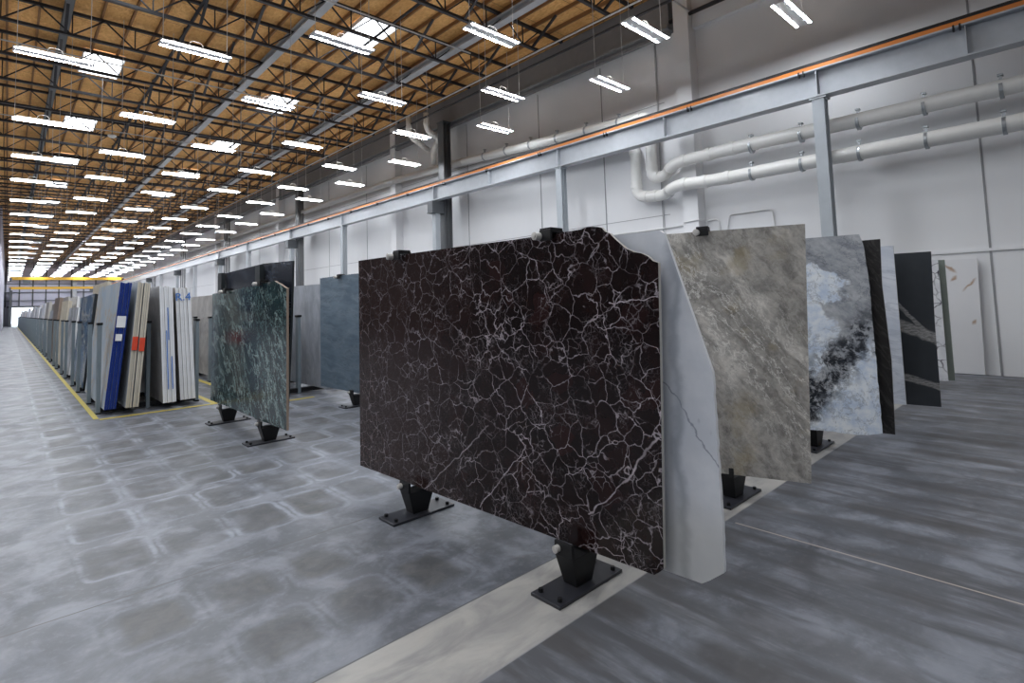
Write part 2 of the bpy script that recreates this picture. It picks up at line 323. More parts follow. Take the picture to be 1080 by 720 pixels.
def s_diag():
    t = NT('stone_charcoal_grey_bands'); P = t.obj(); W = t.sep(t.warp(t.warp(P, 3, .09, 6), 14, .035, 5)); x, y, z = t.sep(P)
    c = t.mix(t.noise(P, 5, 6, .65), (.026, .030, .036), (.050, .056, .064)); f = t.noise(t.map(P, rot=(0, .6, 0), sc=(1, 1, 3)), 18, 6, .7); g = t.mix(t.rng(f, .35, .65), (.13, .13, .135), (.42, .41, .40))
    # broad band falling towards the near end, with a thin branch above and one low down
    def band(h0, k, wd, sl): 
        d = t.math('ABSOLUTE', t.math('SUBTRACT', W[2], t.math('ADD', t.math('MULTIPLY', W[0], sl), h0))); return t.rng(d, wd * .6, wd, k, 0)
    b = band(.76, 1, .085, .42); b = t.math('MAXIMUM', b, band(.70, .85, .045, 1.35)); b = t.math('MAXIMUM', b, band(.22, .9, .045, .30))
    b = t.math('MULTIPLY', b, t.rng(x, 1.4, .9)); return t.fin(t.mix(b, c, g), .3)
def s_breccia():
    t = NT('stone_white_purple_breccia'); P = t.obj(); W = t.warp(P, 5, .12, 4); e = t.rng(t.vor(W, 6), .01, .06, 1, 0); m = t.math('MULTIPLY', e, t.rng(t.noise(P, 2.2, 4), .4, .6))
    c = t.mix(t.rng(t.noise(P, 3, 6, .65), .35, .7), (.62, .63, .66), (.80, .81, .82)); return t.fin(t.mix(m, c, (.06, .045, .07)), .3)
def s_gold():
    t = NT('stone_white_rust'); P = t.obj(); W = t.sep(t.warp(P, 7, .10, 5)); x, y, z = t.sep(P); c = t.mix(t.noise(P, 2, 4), (.70, .70, .72), (.80, .79, .80))
    for (x0, z0, sl, rx) in ((.10, 1.50, 1.1, .10), (.34, 1.80, -.9, .09), (.30, 1.62, .8, .05), (.08, .87, .5, .035)):
        d = t.math('ABSOLUTE', t.math('SUBTRACT', W[2], t.math('ADD', t.math('MULTIPLY', t.math('SUBTRACT', W[0], x0), -sl), z0)))
        k = t.math('MULTIPLY', t.rng(d, .0, .045, 1, 0), t.rng(t.math('ABSOLUTE', t.math('SUBTRACT', x, x0)), rx * .3, rx * 1.2, .9, 0)); c = t.mix(k, c, (.40, .26, .16))
    return t.fin(c, .35)
S_dark, S_white, S_tund, S_arc, S_green, S_diag, S_brec, S_gold = s_darkweb(), s_white(), s_tundra(), s_arctic(), s_green(), s_diag(), s_breccia(), s_gold()
S_navy = s_band('stone_slate_blue', (.085, .130, .180), (.155, .215, .275), (.25, .30, .35), 6, .03, .38, .35)
S_char = s_band('stone_black_blue', (.014, .017, .028), (.034, .040, .058), (.14, .16, .20), 3, .2, .25, .3)
S_lite = s_band('stone_pale_blue_bands', (.56, .60, .68), (.74, .77, .83), (.34, .38, .46), 5, .2, .3, .4)
S_dk2 = s_band('stone_dark_brown_flecks', (.012, .011, .011), (.026, .024, .024), (.16, .15, .14), 14, 1.0, .3, .2)
S_grey = s_band('stone_grey_vertical', (.28, .305, .35), (.45, .48, .54), (.55, .57, .60), 5, 1.57, .35, .4)
S_taupe = s_band('stone_taupe_cloud', (.27, .25, .24), (.42, .40, .385), (.55, .53, .50), 3, .8, .35, .4)
S_cream = s_band('stone_cream', (.52, .46, .36), (.66, .60, .49), (.45, .36, .25), 4, .9, .4, .3)
S_pblue = s_band('stone_pale_blue_tan', (.36, .45, .55), (.52, .56, .60), (.50, .40, .29), 1.8, 1.0, .35, .8)
S_gwht = s_band('stone_grey_white_cloud', (.22, .23, .25), (.66, .68, .72), (.10, .11, .13), 2.2, .9, .3, .6); S_blue2 = s_band('stone_deep_blue', (.03, .07, .14), (.10, .19, .31), (.45, .42, .36), 2.5, .7, .25, .8)
S_brown = s_band('stone_brown', (.10, .065, .045), (.20, .14, .10), (.40, .33, .27), 3, .9, .3, .5)

# ------------------------------------------------------------------ the building shell
ZD = 9.0; YE = 105.0; XL = -14.0; YB = -9.0; XR = 12.0
def plane_box(name, x0, x1, y0, y1, z0, z1, mat):
    return st(boxo(name, ((x0 + x1) / 2, (y0 + y1) / 2, (z0 + z1) / 2), (x1 - x0, y1 - y0, z1 - z0), mat))
def world_mesh(name, boxes, mat):      # box mesh kept at the origin so textures use metres in the hall
    bm = bmesh.new()
    for c, d in boxes: box(bm, c, d)
    return st(mk(name, bm, mat))
world_mesh('floor', [(((XL + XR + 1) / 2, (YB + 135) / 2, -.1), (XR + 1 - XL, 135 - YB, .2))], M_floor)
ceil = world_mesh('ceiling', [(((XL + XR + 1) / 2, (YB + YE) / 2, ZD + .1), (XR + 1 - XL, YE - YB, .2))], M_osb)
world_mesh('wall_right', [((XR + .15, (YB + YE) / 2, 4.5), (.3, YE - YB, 9.0))], M_wall)
world_mesh('wall_left', [((XL - .15, (YB + YE) / 2, 4.5), (.3, YE - YB, 9.0))], M_dgrey)
world_mesh('wall_back', [(((XL + XR) / 2, YB - .15, 4.5), (XR - XL, .3, 9.0))], M_dgrey)
ox0, ox1, oz = .1, 8.6, 2.6
world_mesh('wall_end', [(((XL + ox0) / 2, YE + .15, 4.5), (ox0 - XL, .3, 9)), (((ox1 + XR) / 2, YE + .15, 4.5), (XR - ox1, .3, 9)), (((ox0 + ox1) / 2, YE + .15, (9 + oz) / 2), (ox1 - ox0, .3, 9 - oz))], M_wall2)
world_mesh('wall_office', [((-.95, 77.5, 4.49), (1.0, 54.9, 8.98))], M_wall2)
for i in range(9): st(boxo('trim_%d' % (i + 1), (-.3 + i * 1.45, YE - .06, 5.8), (.16, .1, 6.2), M_dgrey))
for i in range(3): st(boxo('trim_%d' % (i + 10), (5.6, YE - .14, 3.6 + i * 1.2), (12.4, .06, .1), M_dgrey))
# bright roll-up door frame at the far end
st(boxo('door_1', ((ox0 + ox1) / 2, YE - .05, oz + .12), (ox1 - ox0 + .4, .2, .24), M_dgrey))
st(boxo('trim_13', (7.3, YE - .4, 4.45), (.5, .5, 8.9), M_grey))
# right wall: pilasters, recessed panel head, joints, ledger band
k = 20
for y in (6.27, 19.6, 32.9, 46.2):
    st(boxo('trim_%d' % k, (XR - .14, y, 4.45 if y > 7 else 4.49), (.40, .38, 8.9 if y > 7 else 8.98), M_wall)); k += 1
st(boxo('trim_%d' % k, (XR - .06, -1.46, 8.42), (.16, 15.06, 1.1), M_wall)); k += 1
for y in (1.1, 7.2, 8.95, 11.4, 15.0, 22.5, 26.5, 30, 37): st(boxo('trim_%d' % k, (XR - .004, y, 3.95), (.012, .03, 7.9), M_seam)); k += 1
st(boxo('trim_%d' % k, (XR - .01, -3.4, 2.09), (.04, 11.0, .05), M_wall)); k += 1
for z in (3.5, 6.35): st(boxo('trim_%d' % k, (XR - .003, 50, z), (.01, 86, .014), M_seam)); k += 1
bm = bmesh.new(); box(bm, (0, 0, 0), (.28, YE - 6.6, .95)); box(bm, (-.16, 0, -.46), (.18, YE - 6.6, .06)); box(bm, (-.1, 0, -.58), (.12, YE - 6.6, .08))
st(mk('trim_%d' % k, bm, M_ledg, loc=(XR - .16, (YE + 6.6) / 2, 8.5)), 'dark grey ledger beam along the top of the right wall'); k += 1
# sub-purlins are parts of the roof
bm = bmesh.new(); box(bm, (0, 0, 0), (.045, YE - YB - .4, .10)); pur = mk('purlin', bm, M_lum, ceil, (XR - .5, (YE + YB) / 2, ZD - .052))
i = 1
while XR - .5 - i * .585 > XL + .3:
    c = pur.copy(); COL.objects.link(c); c.parent = ceil; c.location.x = XR - .5 - i * .585; i += 1

# ------------------------------------------------------------------ yellow floor lines
def stripe(label, x0, x1, y0, y1):
    o = boxo('floor_line', ((x0 + x1) / 2, (y0 + y1) / 2, .002), (x1 - x0, y1 - y0, .004), M_yline); tag(o, label, 'floor marking', 'yellow floor lines')
stripe('long yellow floor line running down the aisle beside the first slab row', .925, .985, 9.75, 98)
stripe('short yellow floor line across the near end of the first slab row', .987, 2.55, 9.62, 9.70)
stripe('yellow floor line along the inner side of the first slab row', 2.42, 2.50, 9.705, 60)
stripe('yellow floor line along the near side of the second slab row', 2.98, 3.06, 9.0, 60)
stripe('short yellow floor line across the near end of the second slab row', 3.065, 3.75, 8.88, 8.96)

# ------------------------------------------------------------------ steel: joists
joist_y = sorted([12.05 + 6.65 * i + d for i in range(-3, 14) for d in (0, 2.05, 4.45) if -7 < 12.05 + 6.65 * i + d < 104])
bmc = lambda z, h, l=None: None
JX0, JX1 = XL + .4, XR - .55; ZT, ZB = ZD - .16, 8.28
def chord_bm(z, h, x0, x1):
    bm = bmesh.new()
    for s in (-1, 1): box(bm, ((x0 + x1) / 2, s * .03, z), (x1 - x0, .028, h)); 
    box(bm, ((x0 + x1) / 2, 0, z + (h / 2 - .008) * (1 if z > 8.6 else -1)), (x1 - x0, .075, .016)); return bm
def me_of(name, bm, m):
    o = mk(name, bm, m); me = o.data; bpy.data.objects.remove(o); return me
ME_top = me_of('top_chord', chord_bm(0, .07, JX0, JX1), M_black)
bm = bmesh.new()
for s in (-1, 1): box(bm, ((JX0 + JX1 - 1.0) / 2, s * .03, 0), (JX1 - 1.0 - JX0, .028, .065))
box(bm, ((JX0 + JX1 - 1.0) / 2, 0, -.025), (JX1 - 1.0 - JX0, .075, .016)); ME_bot = me_of('bottom_chord', bm, M_black)
H = ZT - ZB
def strut_me(dx, wd): 
    bm = bmesh.new(); bar(bm, (0, 0, 0), (dx, 0, H), wd); return me_of('web_strut', bm, M_black)
ME_v, ME_l, ME_r = strut_me(0, .026), strut_me(-.635, .03), strut_me(.635, .03)
bm = bmesh.new(); bar(bm, (0, 0, 0), (0, -.92, H - .02), .06, .05); ME_k = me_of('knee_brace', bm, M_black)
nodes = [3.52 + 1.27 * i for i in range(-13, 6)]
bm = bmesh.new()
for x in nodes:
    bar(bm, (x, 0, 0), (x, 0, H), .026)
    for s in (-1, 1): bar(bm, (x, 0, 0), (x + s * .635, 0, H), .03)
for x in (.85, 3.2, 4.37, 7.88, 10.2, -2.4, -6.4): bar(bm, (x, 0, 0), (x, -.92, H - .02), .06, .05)
ME_web = me_of('web', bm, M_black)
def link(me, parent, loc, name):
    o = bpy.data.objects.new(name, me); COL.objects.link(o); o.parent = parent; o.location = loc; return o
vis = [y for y in joist_y if y > 3]
for jy in joist_y:
    idx = vis.index(jy) if jy in vis else -1
    lab = ('black open-web roof joist, %s one from the camera' % ORD[idx]) if idx >= 0 else 'black open-web roof joist above and behind the camera'
    j = thing('roof_joist', (0, jy, 0), lab, 'roof joist', 'open-web roof joists')
    link(ME_top, j, (0, 0, ZT), 'top_chord'); link(ME_bot, j, (0, 0, ZB), 'bottom_chord')
    if 5 < jy < 40:
        for x in nodes:
            if x < -2: continue
            link(ME_v, j, (x, 0, ZB), 'web_strut'); link(ME_l, j, (x, 0, ZB), 'web_strut'); link(ME_r, j, (x, 0, ZB), 'web_strut')
        for x in (.85, 3.2, 4.37, 7.88, 10.2): link(ME_k, j, (x, 0, ZB), 'knee_brace')
    else: link(ME_web, j, (0, 0, ZB), 'web')
# long beams running the length of the hall
def ibeam(bm, w_, h, t, L):
    box(bm, (0, 0, 0), (t, L, h)); box(bm, (0, 0, h / 2), (w_, L, t * 1.4)); box(bm, (0, 0, -h / 2), (w_, L, t * 1.4))
for x, wd, z, m, lab in ((9.1, .22, 8.68, M_grey, 'light grey steel beam running lengthwise under the wooden roof deck, nearest the right wall'), (5.45, .2, 8.80, M_grey, 'grey steel beam running lengthwise under the middle of the roof deck'), (.88, .16, 8.80, M_dgrey, 'dark grey steel beam running lengthwise above the open left aisle')):
    bm = bmesh.new(); ibeam(bm, wd, .16, .03, 111); tag(mk('roof_beam', bm, m, loc=(x, 48.5, z)), lab, 'roof beam', 'lengthwise roof beams')
for x, z, r, m, lab in ((10.75, 8.12, .035, M_black, 'black bridging bar tying the joist ends together near the right wall'),):
    bm = bmesh.new(); cyl(bm, (0, -55, 0), (0, 48, 0), r, seg=8); tag(mk('bridging_bar', bm, m, loc=(x, 56, z)), lab, 'steel bar')
def pipe_thing(name, pts, r, m, label, cat='pipe', seg=10, fr=.1, group=None):
    bm = bmesh.new(); tube(bm, fillet(pts, fr) if fr else pts, r, seg); return tag(mk(name, bm, m), label, cat, group)
pipe_thing('sprinkler_pipe', [(XR - .4, 6.0, 8.18), (10.3, 6.0, 8.18), (10.3, 60, 8.18)], .022, M_cable, 'thin grey conduit running along the joist ends beside the right wall', 'conduit')
for i, y in enumerate((11.0, 17.6, 24.3)):
    pipe_thing('sprinkler_pipe', [(-8, y, 8.20), (9.0, y, 8.20)], .018, M_cable, 'thin grey sprinkler pipe crossing the hall under the roof, %s from the camera' % ORD[i], 'sprinkler pipe', group='sprinkler cross pipes')
for x in (1.05, 4.9): pipe_thing('sprinkler_main', [(x + 2.1, YB + 1, 8.62), (x + 2.1, YE - 1, 8.62)], .035, M_black, 'black sprinkler main running lengthwise, %s' % ('over the left aisle' if x < 2 else 'left of the grey middle roof beam' if False else 'between the skylight line and the right wall'), 'sprinkler pipe')

# ------------------------------------------------------------------ skylights
sk_n = {}
def skylight(x, y, label):
    t = thing('skylight', (x, y, ZD - .02), label, 'skylight', 'square skylights in the wooden roof')
    bm = bmesh.new(); v = [bm.verts.new(q) for q in ((-.46, -.86, -.095), (-.46, .86, -.095), (.46, .86, -.095), (.46, -.86, -.095))]; bm.faces.new(v)
    me = bpy.data.meshes.new('lens'); bm.to_mesh(me); bm.free(); me.materials.append(M_sky); o = bpy.data.objects.new('lens', me); COL.objects.link(o); o.parent = t
    bm = bmesh.new()
    for s in (-1, 1): box(bm, (s * .475, 0, -.05), (.03, 1.78, .10)); box(bm, (0, s * .875, -.05), (.98, .03, .10))
    mk('curb_frame', bm, M_white, t); return t
sky0 = None; cnt = 0
for cx_, nm in ((1.87, 'left'), (7.02, 'right'), (-4.0, 'aisle')):
    n_ = 0
    for i in range(-2, 14):
        y = 13.1 + 6.65 * i
        if y < -6 or y > 102: continue
        v = y > 12.9 and cx_ > 0
        if cx_ == 1.87 and y < 15: v = False
        lab = ('bright skylight in the %s line of skylights, %s from the camera' % (nm, ORD[n_])) if v else 'bright skylight in the roof outside the picture'
        if v: n_ += 1
        if sky0 is None: sky0 = skylight(cx_, y, lab)
        else: dup(sky0, (cx_, y, ZD - .02), lab)

# ------------------------------------------------------------------ pendant lights
def pendant(loc, label):
    t = thing('pendant_light', loc, label, 'ceiling light', 'twin tube pendant lights')
    bm = bmesh.new(); box(bm, (0, 0, .05), (1.12, .12, .05)); box(bm, (0, 0, .018), (1.2, .30, .014))
    for s in (-1, 1): box(bm, (s * .604, 0, .02), (.010, .31, .03))
    mk('housing', bm, M_white, t)
    for s in (-1, 1):
        bm = bmesh.new(); v = [bm.verts.new(q) for q in ((-.58, s * .115 - .020, .006), (-.58, s * .115 + .020, .006), (.58, s * .115 + .020, .006), (.58, s * .115 - .020, .006))]; f = bm.faces.new(v)
        me = bpy.data.meshes.new('lamp_tube'); bm.to_mesh(me); bm.free(); me.materials.append(M_tube); o = bpy.data.objects.new('lamp_tube', me); COL.objects.link(o); o.parent = t
    for s in (-1, 1):  # invented glowing strips on the housing top, added to brighten the deck
        bm = bmesh.new(); v = [bm.verts.new(q) for q in ((-.5, s * .105 - .03, .028), (.5, s * .105 - .03, .028), (.5, s * .105 + .03, .028), (-.5, s * .105 + .03, .028))]; bm.faces.new(v)
        me = bpy.data.meshes.new('added_uplight'); bm.to_mesh(me); bm.free(); me.materials.append(M_up); o = bpy.data.objects.new('added_uplight', me); COL.objects.link(o); o.parent = t
    for s in (-1, 1):
        bm = bmesh.new(); cyl(bm, (s * .55, 0, .06), (s * .55, 0, 2.49), .006, seg=6); mk('hanging_wire', bm, M_cable, t)
    bm = bmesh.new(); tube(bm, fillet([(-.12, 0, .06), (-.1, 0, .2), (.1, 0, .2), (.14, 0, .06)], .09), .007, 6); mk('power_cord', bm, M_white, t)
    return t
cols = [(.55, 'first'), (2.55, 'second'), (4.58, 'third'), (6.6, 'fourth'), (8.72, 'fifth'), (10.28, 'sixth')]
ev = {0: [5.4, 9.44, 13.5]}; od = {0: [3.34, 7.4, 11.52]}
pl0 = None
for ci, (x, nm) in enumerate(cols):
    ys = []
    for kk in range(8):
        for b0, b1 in (((5.4, 5.0), (9.44, 9.4), (13.5, 13.5)) if ci % 2 == 0 else ((3.34, 3.1), (7.4, 7.35), (11.52, 11.5))):
            ys.append((b0 if kk == 0 else b1) + 13.35 * kk)
    ys = [y for y in ys if y < 103]; n_ = 0
    lim = {0: 12, 1: 10.5, 2: 8.5, 3: 6.8, 4: 5, 5: 3}[ci]
    for y in ys:
        v = y > lim
        lab = ('twin-tube pendant light in the %s line from the left, %s from the camera' % (nm, ORD[n_])) if v else 'twin-tube pendant light just above the picture'
        if v: n_ += 1
        if pl0 is None: pl0 = pendant((x, y, 6.5), lab)
        else: dup(pl0, (x, y, 6.5), lab)
for x in (-1.5, -5.6, -8.0, -11.5):                                         # unseen lamps added left of and behind the camera for more light
    for i in range(10): dup(pl0, (x, -3 + 4.8 * i + (2.4 if x in (-5.6, -11.5) else 0), 6.5), 'unseen twin-tube pendant light added for fill left of the picture')
for x in (.4, 4.8):
    for y in (-1.2, -5): dup(pl0, (x, y, 6.5), 'unseen twin-tube pendant light added for fill behind the camera')

# dome lamps
for i, (x, y, lab) in enumerate(((6.35, 8.55, 'white round dome fitting hanging between the two nearest joists'), (2.63, 24.0, 'white round dome fitting hanging left of the second pendant light line'))):
    t = thing('dome_fitting', (x, y, 7.95), lab, 'ceiling fitting')
    bm = bmesh.new(); r = bmesh.ops.create_uvsphere(bm, u_segments=20, v_segments=10, radius=.14)
    for v in r['verts']: v.co.z = v.co.z * .35 if v.co.z > 0 else v.co.z * .6
    mk('dome', bm, M_white, t); bm = bmesh.new(); cyl(bm, (0, 0, .04), (0, 0, 1.05), .018, seg=8); mk('stem', bm, M_galv, t)

# ------------------------------------------------------------------ crane runway, columns, conductor rail
def post_col(x, y, z1, wd, dp, m, label):
    t = thing('steel_column', (x, y, 0), label, 'column', 'wall columns')
    bm = bmesh.new(); box(bm, (0, 0, z1 / 2), (.02, wd - .002, z1)); box(bm, (-dp / 2, 0, z1 / 2), (.02, wd, z1)); box(bm, (dp / 2, 0, z1 / 2), (.02, wd, z1)); mk('shaft', bm, m, t)
    bm = bmesh.new(); box(bm, (0, 0, .012), (dp + .16, wd + .16, .024)); mk('foot_plate', bm, m, t)
    bm = bmesh.new(); box(bm, (0, 0, z1 - .012), (dp + .06, wd + .08, .024)); mk('cap_plate', bm, m, t); return t
names = ['beside the white and blue-black slab', 'above the dark red slab\'s right end', 'above the slate blue slab', 'further down the hall']
for i, y in enumerate((3.2, 9.68, 22.8, 36, 49.3, 62.6)):
    post_col(11.0, y, 5.07, .2, .2, M_col, 'slim light grey column carrying the crane beam, %s from the camera' % ORD[i])
for i, y in enumerate((15.6, 28.9, 42.2, 55.5, 68.8, 82.1)):
    t = post_col(11.42, y, 8.0, .34, .3, M_dgrey, 'tall dark grey roof column by the right wall, %s from the camera' % ORD[i])
    bm = bmesh.new(); box(bm, (-.43, 0, 4.85), (.5, .3, .4)); box(bm, (-.43, 0, 4.64), (.52, .34, .03)); mk('bracket', bm, M_dgrey, t)
    bm = bmesh.new(); box(bm, (-.42, .0, 2.4), (.2, .2, 4.8)); mk('crane_post', bm, M_col, t)
for x in (XR - 23.5,):
    pass
cb = thing('crane_runway_beam', (11.0, 50, 5.35), 'long pale grey steel crane beam running along the right wall', 'crane beam')
bm = bmesh.new(); ibeam(bm, .26, .50, .02, 108); mk('beam', bm, M_grey, cb)
for y in (3.2, 9.68, 15.6, 22.8, 28.9, 36, 42.2, 1.05, 6.4, 12.6):
    bm = bmesh.new(); box(bm, (-.066, 0, 0), (.11, .014, .46)); mk('stiffener', bm, M_grey, cb, (0, y - 50, 0))
cr = thing('conductor_rail', (10.9, 50, 5.66), 'orange insulated conductor rail with black cap mounted on the crane beam', 'conductor rail')
bm = bmesh.new(); box(bm, (0, 0, -.012), (.05, 108, .075)); mk('orange_bar', bm, M_orange, cr)
bm = bmesh.new(); box(bm, (.005, 0, .055), (.07, 108, .05)); mk('black_cap', bm, M_bsteel, cr)
me = None
for i in range(20):
    y = 1.15 + i * 2.3
    if me is None:
        bm = bmesh.new(); box(bm, (-.01, -.04, -.08), (.06, .025, .1)); box(bm, (-.01, .04, -.08), (.06, .025, .1)); box(bm, (.02, 0, -.03), (.08, .2, .05)); o = mk('bracket', bm, M_bsteel, cr, (0, y - 50, 0)); me = o.data
    else: link(me, cr, (0, y - 50, 0), 'bracket')
# bridge cranes at the far end
for y, z, lab in ((88, 5.82, 'yellow bridge crane girder spanning the far end, nearer and higher of the two'), (101, 5.15, 'yellow bridge crane girder in front of the far end wall, lower of the two')):
    near = y < 90; L = 11.1 if near else 10.2
    t = thing('bridge_crane', (.05 + L / 2, y, z), lab, 'bridge crane'); bm = bmesh.new(); box(bm, (0, 0, .12), (L, .4, .34)); mk('girder', bm, M_yel, t)
    for s_ in (-1, 1): bm = bmesh.new(); box(bm, (s_ * (L / 2 - .1), 0, -.01), (.2, 1.6, .38)); mk('end_truck', bm, M_dgrey, t)
    bm = bmesh.new(); box(bm, (-4 if near else 4, 0, -.24), (.7, .6, .38)); mk('hoist', bm, M_dgrey, t)
for x in (.25, 10.1): st(boxo('trim_%d' % (60 + int(x)), (x, 103.0, 2.475), (.3, 4.0, 4.95), M_dgrey))

# ------------------------------------------------------------------ wall pipes
def bigpipe(pts, label, clamps, r=.135):
    t = thing('wall_pipe', (0, 0, 0), label, 'pipe', 'white drain pipes on the right wall')
    bm = bmesh.new(); tube(bm, fillet(pts, .26, 7), r, 20); mk('pipe', bm, M_pvc, t)
    meb = None
    for (x, y, z) in clamps:
        if meb is None:
            bm = bmesh.new(); cyl(bm, (0, -.025, 0), (0, .025, 0), r + .012, seg=20); box(bm, (.0, 0, r + .05), (.04, .04, .12)); box(bm, (-.0, 0, r + .1), (.1, .07, .03)); box(bm, (.21, 0, 0), (.2, .04, .04))
            o = mk('pipe_clamp', bm, M_galv, t, (x, y, z)); meb = o.data
        else: link(meb, t, (x, y, z), 'pipe_clamp')
    me2 = None
    for i in range(len(pts)):
        if i in (0, len(pts) - 1): continue
        p = Vector(pts[i])
        for q in (Vector(pts[i - 1]), Vector(pts[i + 1])):
            d = (q - p); 
            if d.length < .5: continue
            d.normalize(); a = p + d * .27
            bm = bmesh.new(); cyl(bm, a - d * .05, a + d * .05, r + .014, seg=20); mk('coupling', bm, M_pvc, t)
    return t
cl = lambda x, z, y0, n, dy: [(x, y0 + dy * i, z) for i in range(n)]
bigpipe([(11.42, -8.5, 4.55), (11.42, 5.35, 4.63), (11.42, 6.5, 4.60), (11.72, 6.9, 4.42), (11.72, 7.28, 4.42), (11.72, 7.28, 6.02), (11.72, 15.2, 6.47), (11.66, 19.2, 6.6), (11.66, 60, 6.75)],
        'upper white drain pipe running along the right wall and jogging over the crane beam', cl(11.42, 4.575, -.25, 6, .985) + [(11.72, y, 6.02 + (y - 7.28) * .0568) for y in (8.2, 9.3, 10.4, 11.5, 12.6, 13.7)])
bigpipe([(11.36, -8.5, 3.98), (11.36, 5.45, 4.0), (11.4, 6.5, 4.06), (11.72, 6.95, 3.94), (11.72, 7.75, 4.02), (11.72, 7.75, 5.45), (11.72, 19, 5.9), (11.72, 60, 6.1)],
        'lower white drain pipe running along the right wall and turning up behind the crane beam', cl(11.36, 3.98, -.25, 6, .985) + [(11.72, y, 5.45 + (y - 7.75) * .04) for y in (9, 11)])
t = bigpipe([(11.0, 16.1, 8.4), (11.0, 16.1, 7.75), (11.65, 16.15, 7.6), (11.65, 16.6, 7.3), (11.65, 16.6, 6.7)], 'short white roof drain pipe dropping from the deck beside the dark column', [], .1)
t = bigpipe([(10.7, 16.8, 8.4), (10.7, 16.8, 7.7), (11.7, 17.0, 7.35)], 'short white roof drain pipe left of the other drop by the dark column', [], .1)
pipe_thing('conduit', [(11.97, 9.0, 3.17), (11.97, 6.5, 3.17)], .018, M_white, 'thin white conduit on the wall, left of the pilaster', 'conduit')
pipe_thing('conduit', [(11.64, 6.45, 3.2), (11.64, 6.03, 3.22), (11.96, 6.03, 3.22), (11.96, 5.75, 3.22), (11.96, 5.72, 2.9)], .015, M_white, 'thin white conduit crossing the wall pilaster', 'conduit')
pipe_thing('conduit', [(11.96, 5.60, 2.6), (11.96, 5.5, 3.28), (11.96, 4.55, 3.28), (11.96, 4.45, 2.2)], .015, M_white, 'thin white arched conduit on the wall above the grey slab', 'conduit')
pipe_thing('conduit', [(11.97, 7.17, 7.95), (11.97, 7.17, .1)], .014, M_cable, 'thin vertical conduit on the wall behind the drain pipes', 'conduit', fr=0)
pipe_thing('sprinkler_riser', [(11.75, 6.75, 8.2), (11.75, -6, 8.2)], .05, M_black, 'black pipe running along the top of the right wall', 'pipe', fr=0)

# ------------------------------------------------------------------ display stands
def stand(loc, label):
    t = thing('display_stand', loc, label, 'slab stand', 'black slab display stands')
    bm = bmesh.new(); box(bm, (0, 0, .008), (.51, .20, .016)); pl = mk('base_plate', bm, M_plate, t, bevel=.003)
    meb = None
    for sx in (-1, 1):
        for sy in (-1, 1):
            if meb is None: bm = bmesh.new(); cyl(bm, (0, 0, .0), (0, 0, .018), .013, seg=6); o = mk('bolt', bm, M_bsteel, pl, (sx * .215, sy * .065, .016)); meb = o.data
            else: link(meb, pl, (sx * .215, sy * .065, .016), 'bolt')
    bm = bmesh.new(); v = []
    for z, hx, hy in ((.016, .062, .045), (.17, .105, .062)):
        v.append([bm.verts.new((a * hx, b * hy, z)) for a, b in ((-1, -1), (1, -1), (1, 1), (-1, 1))])
    for i in range(4): bm.faces.new((v[0][i], v[0][(i + 1) % 4], v[1][(i + 1) % 4], v[1][i]))
    bm.faces.new(v[0][::-1]); bm.faces.new(v[1]); mk('post', bm, M_bsteel, t, bevel=.002)
    bm = bmesh.new(); box(bm, (-.10, 0, .205), (.018, .12, .072)); mk('jaw', bm, M_bsteel, t, bevel=.002)
    bm = bmesh.new(); box(bm, (.115, 0, .185), (.018, .12, .05)); mk('jaw', bm, M_bsteel, t, bevel=.002)
    bm = bmesh.new(); cyl(bm, (-.109, .035, .205), (-.135, .035, .205), .019, seg=16); cyl(bm, (-.135, .035, .205), (-.139, .035, .205), .011, seg=12); mk('knob', bm, M_knob, t)
    return t
s0 = stand((2.235, 1.955, 0), 'black slab stand under the near end of the dark red veined slab')
for loc, lab in (((2.19, 3.415, 0), 'black slab stand under the far end of the dark red veined slab'),
                 ((2.19, 6.44, 0), 'black slab stand under the near end of the green slab'), ((2.19, 7.98, 0), 'black slab stand under the far end of the green slab'),
                 ((3.95, 1.91, 0), 'black slab stand under the near end of the grey-beige slab'), ((3.45, 3.4, 0), 'black slab stand hidden behind the dark red slab'),
                 ((5.73, 1.93, 0), 'black slab stand under the white and blue-black slab'), ((7.6, 1.93, 0), 'black slab stand under the charcoal banded slab'), ((9.75, 1.93, 0), 'black slab stand under the white and purple slab'),
                 ((3.86, 7.6, 0), 'black slab stand under the slate blue slab')):
    dup(s0, loc, lab)

# ------------------------------------------------------------------ slabs
def poly_slab(p0, ang, pts, th, face, edge, label, jag=(), name='stone_slab', cat='stone slab', group='stone slabs on display', back=False, lean=0, amp=.008):
    """outline pts (s along the slab, z); front face looks towards -x side; local x runs along the slab"""
    rnd = random.Random(len(label) + int(p0[0] * 100)); P = []
    for i, (s, z) in enumerate(pts):
        P.append((s, z)); a, b = pts[i], pts[(i + 1) % len(pts)]
        if i in jag:
            L = math.dist(a, b); n = max(2, int(L / .035))
            for k2 in range(1, n):
                f = k2 / n; P.append((a[0] + (b[0] - a[0]) * f + rnd.uniform(-amp, amp), a[1] + (b[1] - a[1]) * f + rnd.uniform(-amp, amp)))
    z0 = min(z for s, z in P); bm = bmesh.new()
    A = [bm.verts.new((s, 0, z - z0)) for s, z in P]; B = [bm.verts.new((s, -th, z - z0)) for s, z in P]
    f1 = bm.faces.new(A); f2 = bm.faces.new(B[::-1]); n = len(P)
    for i in range(n):
        f = bm.faces.new((A[i], A[(i + 1) % n], B[(i + 1) % n], B[i])); f.material_index = 1
    bmesh.ops.recalc_face_normals(bm, faces=bm.faces[:])
    me = bpy.data.meshes.new(name); bm.to_mesh(me); bm.free(); me.materials.append(face); me.materials.append(edge)
    o = bpy.data.objects.new(name, me); COL.objects.link(o); o.location = (p0[0], p0[1], z0); o.rotation_euler = (lean, 0, math.radians(90 + ang))
    return tag(o, label, cat, group)
